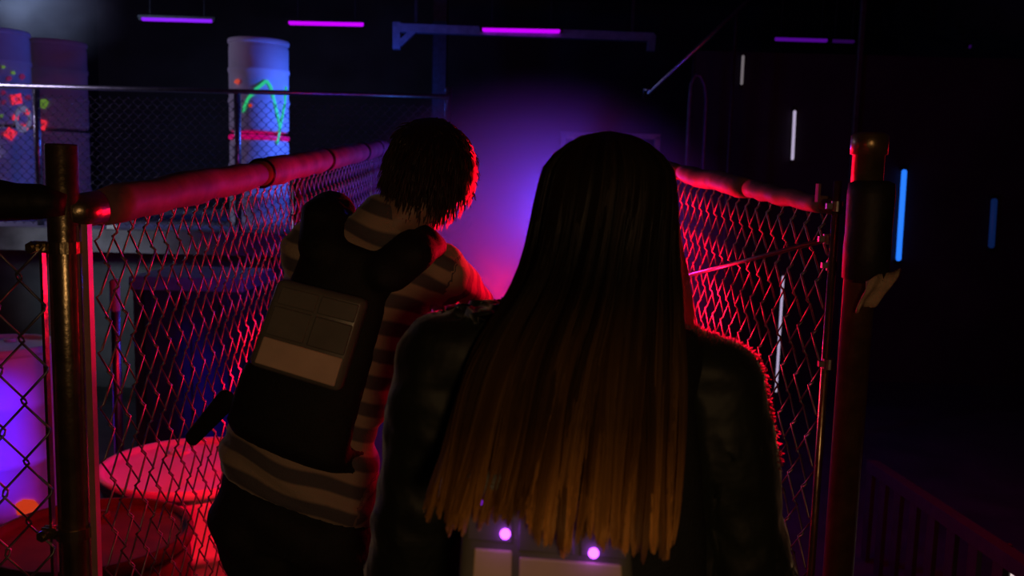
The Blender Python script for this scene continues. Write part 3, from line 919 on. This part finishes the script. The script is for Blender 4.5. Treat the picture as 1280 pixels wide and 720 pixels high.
# striped top
mb = MB()
mb.rings(torso_rings(axis, lat, fwd, [(.06, .170, .118, 0), (.12, .176, .122, 0), (.2, .17, .118, 0), (.33, .148, .108, 0), (.55, .148, .112, 0), (.75, .16, .115, 0), (.88, .15, .10, 0), (.96, .095, .075, 0), (1.0, .07, .062, 0.0)]), 28)
for s_, e_, w_ in ((shL, elL, wrL), (shR, elR, wrR)):
    mb.cap(neckb - up * .05, .066, s_, .064)
    limb(mb, [s_, s_.lerp(e_, .5), e_, e_.lerp(w_, .85)], [.066, .064, .052, .038])
mb.cap(neckb - up * .02, .064, neckb + (hg(0, -.02, -.06) - neckb).normalized() * .012, .060)
me = remesh(mb, .008, 5)
al = []
for v in me.vertices:
    p = v.co
    s_ = (p - neckb).dot(up)
    best = None
    for A_, B_ in ((shL, elL), (elL, wrL), (shR, elR), (elR, wrR)):
        d_ = (B_ - A_); k = max(0, min(1, (p - A_).dot(d_) / d_.length_squared))
        dist = (p - A_ - d_ * k).length
        if best is None or dist < best[0]: best = (dist, A_, B_, k, d_.length)
    lt = abs((p - neckb).dot(lat))
    if lt > .175 or (p - neckb).dot(fwd) > .15:
        s_ = -(.10 + (best[3] * best[4] + (0 if best[1] in (shL, shR) else .25)))
    al.append(s_ + 5.0 + .004 * sin(p.x * 40))
set_attr(me, 'stripe', al)
# soft cloth folds
for v in me.vertices:
    p = v.co; q = (p - neckb).dot(up)
    v.co = p + v.normal * (.0035 * sin(q * 60 + (p - neckb).dot(lat) * 25) + .002 * sin(p.z * 130 + p.x * 70))
for mm_ in ('sweater', 'jacket'):
    b_ = M[mm_].node_tree.nodes['Principled BSDF']; b_.inputs['Sheen Weight'].default_value = .45; b_.inputs['Sheen Roughness'].default_value = .35
link('striped_top', me, M['sweater'], t, True)
# trousers
mb = MB()
mb.rings(torso_rings(axis, lat, fwd, [(-.12, .148, .10, 0), (-.02, .164, .108, 0), (.06, .164, .108, 0), (.16, .15, .103, 0)]), 24)
for h_, k_, f_ in ((hipL, knL, ftL), (hipR, knR, ftR)):
    limb(mb, [h_, k_, k_.lerp(f_, .97)], [.098, .070, .056])
me = remesh(mb, .009, 4)
for v in me.vertices:
    v.co += v.normal * .003 * sin(v.co.z * 70 + v.co.x * 40)
link('trousers', me, M['trousers'], t, True)
shoe(t, ftL, (.25, 1)); shoe(t, ftR, (.3, 1))

# black vest with back pack
def on_axis(q):
    n = 3; i = min(int(q * n), n - 1); return axis[i].lerp(axis[i + 1], q * n - i)
mb = MB()
bk = -fwd
for sgn in (-1, 1):                       # back and front plates
    R = []
    for q, a, dd in ((.22, .115, .09), (.26, .128, .105), (.4, .125, .102), (.6, .108, .104), (.75, .098, .106), (.86, .10, .098), (.905, .102, .085)):
        R.append((on_axis(q) + fwd * sgn * (dd - .015) - lat * .012, lat * a, fwd * .045))
    mb.rings(R, 28)
for si, s_ in ((-1, shL), (1, shR)):      # shoulder straps
    b0_ = on_axis(.86) - fwd * .105 + lat * si * .072
    b1_ = neckb - up * .02 - fwd * .06 + lat * si * .098
    b2_ = neckb - up * .0 + fwd * .0 + lat * si * .103 - up * .0
    b3_ = on_axis(.86) + fwd * .105 + lat * si * .07
    for A_, B_, rf in ((b0_, b1_, fwd), (b1_, b2_, up), (b2_, b3_, fwd)):
        mb.cap(A_, .046, B_, .046, .62, rf)
# waist belt wrapping round
R = torso_rings(axis, lat, fwd, [(.205, .10, .10, 0), (.235, .158, .130, 0), (.31, .150, .124, 0), (.335, .10, .10, 0)])
mb.rings(R, 32)
vest = link('vest', remesh(mb, .008, 5), M['vestblack'], t, True)
# hanging strap end at his left hip
st0, st1 = P(283, 500, YB_ - .06), P(240, 548, YB_ - .02)
link('strap', MB().cap(st0, .022, st1, .016, .35, fwd).mesh('st', True), M['vestblack'], vest)
# pack: bevelled case following the back
pk = [P(347, 347, YB_ - .155), P(460, 374, YB_ - .155), P(424, 492, YB_ - .18), P(308, 456, YB_ - .18)]
def pack(pk, thick, nrm, seg=(.33,), name='pack', m=None, parent=None, vx=None):
    """bevelled case from four outer corners"""
    bm = bmesh.new()
    o_ = [bm.verts.new(p) for p in pk]; i_ = [bm.verts.new(p - nrm * thick) for p in pk]
    bm.faces.new(o_); bm.faces.new(i_[::-1])
    for k in range(4): bm.faces.new((o_[k], i_[k], i_[(k + 1) % 4], o_[(k + 1) % 4]))
    bmesh.ops.recalc_face_normals(bm, faces=bm.faces)
    bmesh.ops.bevel(bm, geom=list(bm.edges), offset=.014, segments=4, affect='EDGES', profile=.5)
    me = bpy.data.meshes.new(name); bm.to_mesh(me); bm.free()
    me.polygons.foreach_set('use_smooth', [True] * len(me.polygons))
    return link(name, me, m, parent)
def quadp(pk, a, b): return pk[0].lerp(pk[1], a).lerp(pk[3].lerp(pk[2], a), b)
pn = -(pk[1] - pk[0]).cross(pk[3] - pk[0]).normalized()
if pn.y > 0: pn = -pn
pack_o = pack(pk, .06, pn, m=M['packdark'], parent=vest)
def panel(pk, a0, a1, b0, b1, nrm, th, m, name, parent, off=.0):
    c = [quadp(pk, a0, b0) + nrm * (off + th), quadp(pk, a1, b0) + nrm * (off + th), quadp(pk, a1, b1) + nrm * (off + th), quadp(pk, a0, b1) + nrm * (off + th)]
    bm = bmesh.new()
    o_ = [bm.verts.new(p) for p in c]; i_ = [bm.verts.new(p - nrm * th * 2) for p in c]
    bm.faces.new(o_); bm.faces.new(i_[::-1])
    for k in range(4): bm.faces.new((o_[k], i_[k], i_[(k + 1) % 4], o_[(k + 1) % 4]))
    bmesh.ops.recalc_face_normals(bm, faces=bm.faces)
    bmesh.ops.bevel(bm, geom=list(bm.edges), offset=th * .8, segments=2, affect='EDGES', profile=.5)
    me = bpy.data.meshes.new(name); bm.to_mesh(me); bm.free()
    return link(name, me, m, parent)
panel(pk, .08, .49, .08, .27, pn, .0025, M['packdark'], 'pack_panel', vest)
panel(pk, .52, .93, .08, .27, pn, .0025, M['packdark'], 'pack_panel', vest)
panel(pk, .07, .48, .30, .62, pn, .003, M['packdark'], 'pack_panel', vest)
panel(pk, .52, .93, .30, .62, pn, .003, M['packdark'], 'pack_panel', vest)
panel(pk, .07, .93, .65, .95, pn, .003, M['packlit'], 'pack_panel', vest)

# short dark hair
paths = []
sc = hg(0, -.012, .03)
for i in range(3600):
    z = random.uniform(-.92, 1); th = random.uniform(0, 2 * pi)
    rr = sqrt(1 - z * z)
    x, y = rr * cos(th), rr * sin(th)
    if y > .35 and z < .45: continue            # face stays clear
    if z < -.35 and y > .0: continue
    n_ = V((x * .079, y * .096, z * .089))
    p0 = sc + (hrt * n_.x + hf * n_.y + hu * n_.z)
    nn = (hrt * x + hf * y + hu * z).normalized()
    sw = (hf * .5 - hu * .55 + hrt * .25 * sin(th * 3) + V((random.uniform(-.3, .3), random.uniform(-.3, .3), random.uniform(-.3, .3))))
    if y < 0 and z < .4: sw = -hu * 1.0 + hf * .1 + V((random.uniform(-.2, .2), random.uniform(-.2, .2), 0))
    L = random.uniform(.035, .06) * (1.0 if z > -.2 else 1.15)
    pts = []
    for k in range(5):
        q = k / 4
        pts.append(p0 + nn * (L * .42 * q * (1 - .45 * q)) + sw * (L * q * (.35 + .5 * q)) * .8)
    paths.append((pts, random.uniform(.6, 1.3), [.2, .4, .6, .8, 1]))
loose = []  # strands added down his right side for a red rim of light
for i in range(90):
    an = random.uniform(-1.25, .75); x, z = cos(an), sin(an); y = random.uniform(-.25, .3)
    p0 = sc + hrt * (x * .086) + hf * (y * .09) + hu * (z * .094)
    nn = (hrt * x + hu * z).normalized()
    L = random.uniform(.02, .045)
    loose.append(([p0 + nn * (.013 * sin(q * 2.2)) - hu * L * q + hf * (.008 * q) for q in (0, .33, .66, 1)], random.uniform(.8, 1.3), [.3, .5, .7, .9]))
hair_obj('loose_hair', [strands('l', loose, None, None, .0014, 2)], M['loosehair'], t)
vs, fs = [], []
nz_, nt_ = 14, 32
sh = [(None)]
for i in range(nz_ + 1):
    el = pi / 2 - (pi / 2 + .95) * i / nz_
    for k in range(nt_):
        th = 2 * pi * k / nt_
        e2 = el
        yb = sin(th)
        if yb > -.1: e2 = max(el, -.55 + 2.4 * (yb + .1) if yb < .25 else .29 + .2 * (yb - .25))
        n_ = V((.0815 * cos(e2) * cos(th), .099 * cos(e2) * yb, .092 * sin(e2)))
        vs.append(sc + hrt * n_.x + hf * n_.y + hu * n_.z)
for i in range(nz_):
    for k in range(nt_):
        k2 = (k + 1) % nt_
        fs.append((i * nt_ + k, i * nt_ + k2, (i + 1) * nt_ + k2, (i + 1) * nt_ + k))
hair_obj('hair', [(vs, fs, [.3] * len(vs), [.8] * len(vs)), strands('h', paths, None, None, .0016)], M['hairdark'], t)

# ================================================= the girl with long hair
YG_ = 1.15
t = thing('person', 'person with very long ombre brown hair and dark jacket, back to the camera', 'person', (P(745, 500, YG_).x, YG_ + .05, 0))
girl = t
neckb = P(752, 402, YG_ + .06)
pelv = P(740, 930, YG_ + .03); waist = P(742, 740, YG_ + .03); chest = P(746, 540, YG_ + .05)
axis = [pelv, waist, chest, neckb]
up = (neckb - waist).normalized()
fwd = V((-.05, 1, 0)); fwd = (fwd - up * fwd.dot(up)).normalized(); lat = fwd.cross(up).normalized()
shL = P(556, 452, YG_ + .06); shR = P(888, 480, YG_ + .04)
elL = P(518, 716, YG_ + .09); wrL = P(610, 690, YG_ + .31)
elR = P(930, 728, YG_ + .06); wrR = P(850, 720, YG_ + .30)
hipL = pelv - lat * .085 - up * .04; hipR = pelv + lat * .085 - up * .04
ftL = V((pelv.x - .09, YG_ - .05, .09)); ftR = V((pelv.x + .1, YG_ + .22, .09))
knL = (hipL + ftL) / 2 + V((0, .05, .02)); knR = (hipR + ftR) / 2 + V((0, .07, .03))
hc = P(756, 275, YG_ + .06)
mb = MB()
hg, hrt, hu, hf = head(mb, hc, (0, .0, 1), (0, 1, -.1), .97)
mb.cap(neckb - up * .02, .05, hg(0, -.015, -.06), .046)
mb.rings(torso_rings(axis, lat, fwd, [(-.04, .14, .1, 0), (.05, .15, .105, 0), (.36, .115, .085, 0), (.62, .135, .105, .01), (.8, .14, .095, 0), (.92, .12, .075, 0), (.99, .06, .05, 0)]), 24)
for s_, e_, w_, si in ((shL, elL, wrL, -1), (shR, elR, wrR, 1)):
    mb.cap(neckb - up * .05, .048, s_, .044)
    limb(mb, [s_, e_, w_], [.042, .033, .023])
    hand(mb, w_, (w_ - e_), V((si * -.4, .1, -1)), .9)
for h_, k_, f_ in ((hipL, knL, ftL), (hipR, knR, ftR)):
    limb(mb, [h_, k_, f_], [.084, .054, .035])
    mb.cap(f_ - V((0, .02, .05)), .032, f_ + V((.02, .12, -.06)), .023)
link('body', remesh(mb, .0065, 3), M['skin'], t, True)
# jacket
mb = MB()
mb.rings(torso_rings(axis, lat, fwd, [(.02, .168, .125, 0), (.08, .175, .13, 0), (.36, .165, .118, 0), (.62, .168, .13, .005), (.8, .168, .118, 0), (.92, .145, .095, 0), (1.0, .085, .075, 0)]), 28)
for s_, e_, w_ in ((shL, elL, wrL), (shR, elR, wrR)):
    mb.cap(neckb - up * .022, .062, s_, .066)
    limb(mb, [s_, s_.lerp(e_, .5), e_, e_.lerp(w_, .9)], [.066, .070, .068, .046])
mb.cap(neckb - up * .02, .066, neckb + up * .035, .064)
me = remesh(mb, .008, 6)
for v in me.vertices:
    p = v.co
    f_ = .006 + .013 * noise.noise(V((p.x * 7, p.y * 7, p.z * 11))) + .006 * noise.noise(V((p.x * 22 + 9, p.y * 20, p.z * 30)))
    v.co = p + v.normal * f_
link('jacket', me, M['jacket'], t, True)
fz = []  # fuzz added on the right shoulder to catch the red rim light
for v in me.vertices:
    p = v.co
    if p.x > .17 and p.z > 1.22 and -.45 < v.normal.y and random.random() < .95:
        d_ = (v.normal + V((random.uniform(-.6, .6), random.uniform(-.6, .6), random.uniform(-.6, .6)))).normalized()
        L = random.uniform(.003, .010)
        fz.append(([p, p + d_ * L * .5, p + d_ * L + V((0, 0, -.002))], 1.0, [.6, .6, .6]))
hair_obj('rim_light_fuzz', [strands('f', fz, None, None, .0010, 2)], M['loosehair'], t)
# trousers
mb = MB()
mb.rings(torso_rings(axis, lat, fwd, [(-.12, .135, .108, 0), (-.02, .148, .112, 0), (.08, .15, .112, 0)]), 24)
for h_, k_, f_ in ((hipL, knL, ftL), (hipR, knR, ftR)):
    limb(mb, [h_, k_, k_.lerp(f_, .97)], [.096, .066, .05])
link('trousers', remesh(mb, .009, 4), M['trousers'], t, True)
shoe(t, ftL, (.0, 1)); shoe(t, ftR, (.05, 1))
# vest over the jacket
mb = MB()
R = []
def on_axis2(q):
    n = 3; i = min(int(q * n), n - 1); return axis[i].lerp(axis[i + 1], q * n - i)
for sgn in (-1, 1):
    R = []
    for q, a, dd in ((.2, .12, .108), (.25, .135, .125), (.5, .13, .122), (.7, .115, .128), (.86, .105, .112)):
        R.append((on_axis2(q) + fwd * sgn * (dd - .01), lat * a, fwd * .035))
    mb.rings(R, 28)
for si in (-1, 1):
    b0_ = on_axis2(.84) - fwd * .112 + lat * si * .075
    b1_ = neckb - up * .035 - fwd * .05 + lat * si * .10
    b2_ = neckb - up * .03 + fwd * .03 + lat * si * .10
    b3_ = on_axis2(.84) + fwd * .11 + lat * si * .07
    for A_, B_ in ((b0_, b1_), (b1_, b2_), (b2_, b3_)): mb.cap(A_, .034, B_, .034)
R = torso_rings(axis, lat, fwd, [(.2, .12, .10, 0), (.23, .19, .145, 0), (.3, .186, .14, 0), (.33, .12, .10, 0)])
mb.rings(R, 32)
vest = link('vest', remesh(mb, .008, 5), M['vestblack'], t, True)
YP = .955
pk = [P(582, 590, YP), P(786, 612, YP), P(800, 830, YP - .01), P(566, 820, YP - .01)]
pn = (pk[1] - pk[0]).cross(pk[3] - pk[0]).normalized()
if pn.y > 0: pn = -pn
pack(pk, .075, pn, m=M['packdark'], parent=vest)
panel(pk, .03, .30, .05, .36, pn, .003, M['packdark'], 'pack_panel', vest)
panel(pk, .33, .66, .05, .40, pn, .003, M['packdark'], 'pack_panel', vest)
panel(pk, .69, .97, .05, .40, pn, .003, M['packdark'], 'pack_panel', vest)
panel(pk, .08, .30, .40, .95, pn, .003, M['packlit'], 'pack_panel', vest)
panel(pk, .34, .93, .43, .95, pn, .003, M['packlit'], 'pack_panel', vest)
for px, py, mm, r_ in ((631.5, 667.5, 'led', .006), (742, 691.5, 'led', .006), (641, 612, 'leddim', .0035), (600, 628, 'leddim', .0035), (746, 637, 'leddim', .004), (786, 667, 'leddim', .0035)):
    c = P(px, py, YP - .008)
    lo = link('pack_light', MB().ell(c, V((r_, 0, 0)), V((0, r_, 0)), V((0, 0, r_)), 14).mesh('pl', True), M[mm], vest)
    lo['label'] = 'glowing purple light' if mm == 'led' else 'dim purple light under the hair'
    if mm == 'led':
        ll = lamp('pack_led_glow', c - V((0, .012, 0)), (.45, .08, 1.0), .004, .006)

# long straight hair ------------------------------------------------
LX = [(180, 757), (250, 672), (300, 660), (350, 650), (372, 641), (400, 612), (435, 585), (500, 566), (560, 549), (600, 538), (640, 526), (700, 518)]
RX = [(180, 757), (250, 838), (300, 847), (350, 850), (430, 854), (600, 857), (700, 853)]
BOT = [(0, 640), (.06, 652), (.15, 668), (.23, 655), (.33, 655), (.40, 640), (.47, 690), (.56, 692), (.62, 664), (.7, 682), (.8, 692), (.9, 698), (.96, 694), (1, 665)]
def hair_path(a, layer, wob, endj, rnd, seg=16):
    """a: 0 (left edge) .. 1 (right edge); layer: 0 outer .. 1 inner"""
    q = 2 * a - 1
    psi = math.asin(max(-1, min(1, q))) * 1.0
    ctr = hg(0, -.012, .022)
    rx, ry, rz = .101 - .008 * layer, .112 - .008 * layer, .097 - .006 * layer
    pts, tf = [], []
    yend = interp(BOT, a) + endj
    # over the head
    nh = 6
    for k in range(nh + 1):
        el = pi / 2 * (1 - (k / nh)) * .97
        pts.append(ctr + V((rx * cos(el) * q, -ry * cos(el) * sqrt(max(0, 1 - q * q)), rz * sin(el))))
        tf.append(.02)
    p = pts[-1]
    # pixel row of the equator, then follow the outline down
    y0 = 262
    for k in range(1, seg + 1):
        y = y0 + (yend - y0) * k / seg
        X = lerp(interp(LX, y), interp(RX, y), a)
        X += wob[0] * sin((y - 300) / wob[1] + wob[2]) * min(1, (y - y0) / 120)
        fl = (y - y0) / (690 - y0)
        yy = interp([(262, ctr.y - .108), (330, ctr.y - .112), (430, YG_ - .105), (560, YG_ - .165), (620, YP - .03), (700, YP - .042)], y)
        edge = 1 - sqrt(max(0, 1 - q * q * .96))
        yy += edge * interp([(262, .104), (330, .115), (430, .075), (560, .06), (700, .03)], y) + layer * .016
        yy -= .006 * sin(a * 40 + y / 90.)
        w_ = P(X, y, 1.0)       # only the direction matters
        d = (w_ - CAM)
        pts.append(CAM + d * (yy / d.y))
        tf.append(max(0, min(1, (y - 360) / 315)))
    for it in range(4):
        pts = pts[:5] + [pts[k - 1] * .25 + pts[k] * .5 + pts[k + 1] * .25 for k in range(5, len(pts) - 1)] + [pts[-1]]
    return pts, rnd, tf
paths = []
nl = 46
locks = [((k + random.uniform(.15, .85)) / nl, random.uniform(-11, 8), random.choice((.45, .6, .9, 1.0, 1.2, 1.5)), (random.uniform(0, 6), random.uniform(40, 90), random.uniform(0, 6)), random.uniform(.0, 1)) for k in range(nl)]
for la, ej, lr, wb, lay in locks:
    for j in range(74):
        da = random.gauss(0, .5) / nl
        a = max(.002, min(.998, la + da))
        pth = hair_path(a, lay * random.random(), wb, ej + random.uniform(-16, 4) - abs(da) * nl * 5, lr * random.uniform(.75, 1.25))
        # draw the ends of a lock together
        tgt = hair_path(max(.002, min(.998, la)), lay * .5, wb, ej, 1)[0] if j == 0 else tgt
        P_ = pth[0]
        n_ = len(P_)
        for k in range(n_):
            g_ = .42 * max(0, (k / (n_ - 1) - .45) / .55) ** 1.5
            P_[k] = P_[k].lerp(V((tgt[k].x, P_[k].y, P_[k].z)), g_)
        paths.append(pth)
# loose front hair at both sides of the face and neck
loose = []
for side, wmax, ymax, cnt in ((1, 23, 432, 110), (-1, 9, 380, 32)):
    for j in range(cnt):
        g_ = random.random()
        ctr = hg(0, -.012, .022)
        pts, tf = [], []
        yy_ = ctr.y + random.uniform(-.02, .07)
        for k in range(5):
            el = pi / 2 * (1 - k / 4) * .98
            pts.append(ctr + V((side * .099 * cos(el), (yy_ - ctr.y) * cos(el), .098 * sin(el)))); tf.append(.1)
        ye = ymax + random.uniform(-40, 6)
        for k in range(1, 9):
            y = 262 + (ye - 262) * k / 8
            e_ = interp(RX, y) if side > 0 else interp(LX, y)
            X = e_ + side * (wmax * (g_ ** 1.3) * ((y - 262) / (ymax - 262)) ** .8 - 3 + 1.5 * sin(y / 25 + j))
            d = P(X, y, 1.0) - CAM
            pts.append(CAM + d * (yy_ / d.y)); tf.append(.1 + .75 * min(1, (y - 262) / 120))
        for it in range(3):
            pts = pts[:3] + [pts[k - 1] * .25 + pts[k] * .5 + pts[k + 1] * .25 for k in range(3, len(pts) - 1)] + [pts[-1]]
        loose.append((pts, random.uniform(.8, 1.3), tf))
# solid under-layer so that no light leaks through
vs, fs, tp = [], [], []
na = 48
cols = []
for i in range(na + 1):
    a = i / na
    a = .01 + .98 * a
    pts, _, tf = hair_path(a, 1.2, (0, 50, 0), -46 - 10 * sin(i * 1.7), 1)
    cols.append(pts); 
    n_ = len(pts)
    vs += pts; tp += [q_ * .8 for q_ in tf]
for i in range(na):
    for k in range(n_ - 1):
        fs.append((i * n_ + k, i * n_ + k + 1, (i + 1) * n_ + k + 1, (i + 1) * n_ + k))
# front half of the scalp cap
n0 = len(vs); ctr = hg(0, -.012, .022); ns, ne = 24, 8
for i in range(ns + 1):
    q = -1 + 2 * i / ns; a_ = pi * i / ns
    for k in range(ne + 1):
        el = pi / 2 * (1 - k / ne)
        lim = .45 * sin(a_) ** 2
        el = max(el, lim)
        vs.append(ctr + V((-.096 * cos(el) * cos(a_), .100 * cos(el) * sin(a_), .093 * sin(el)))); tp.append(0.02)
for i in range(ns):
    for k in range(ne):
        fs.append((n0 + i * (ne + 1) + k, n0 + i * (ne + 1) + k + 1, n0 + (i + 1) * (ne + 1) + k + 1, n0 + (i + 1) * (ne + 1) + k))
hair_obj('hair', [(vs, fs, tp, [.55] * len(vs)), strands('h', paths, None, None, .0012)], M['hairblonde'], t)
hair_obj('loose_hair', [strands('l', loose, None, None, .0011, 2)], M['loosehair'], t)
#PEOPLE-END
S.cycles.use_denoising = True
S.cycles.volume_step_rate = 2.0
S.cycles.max_bounces = 5
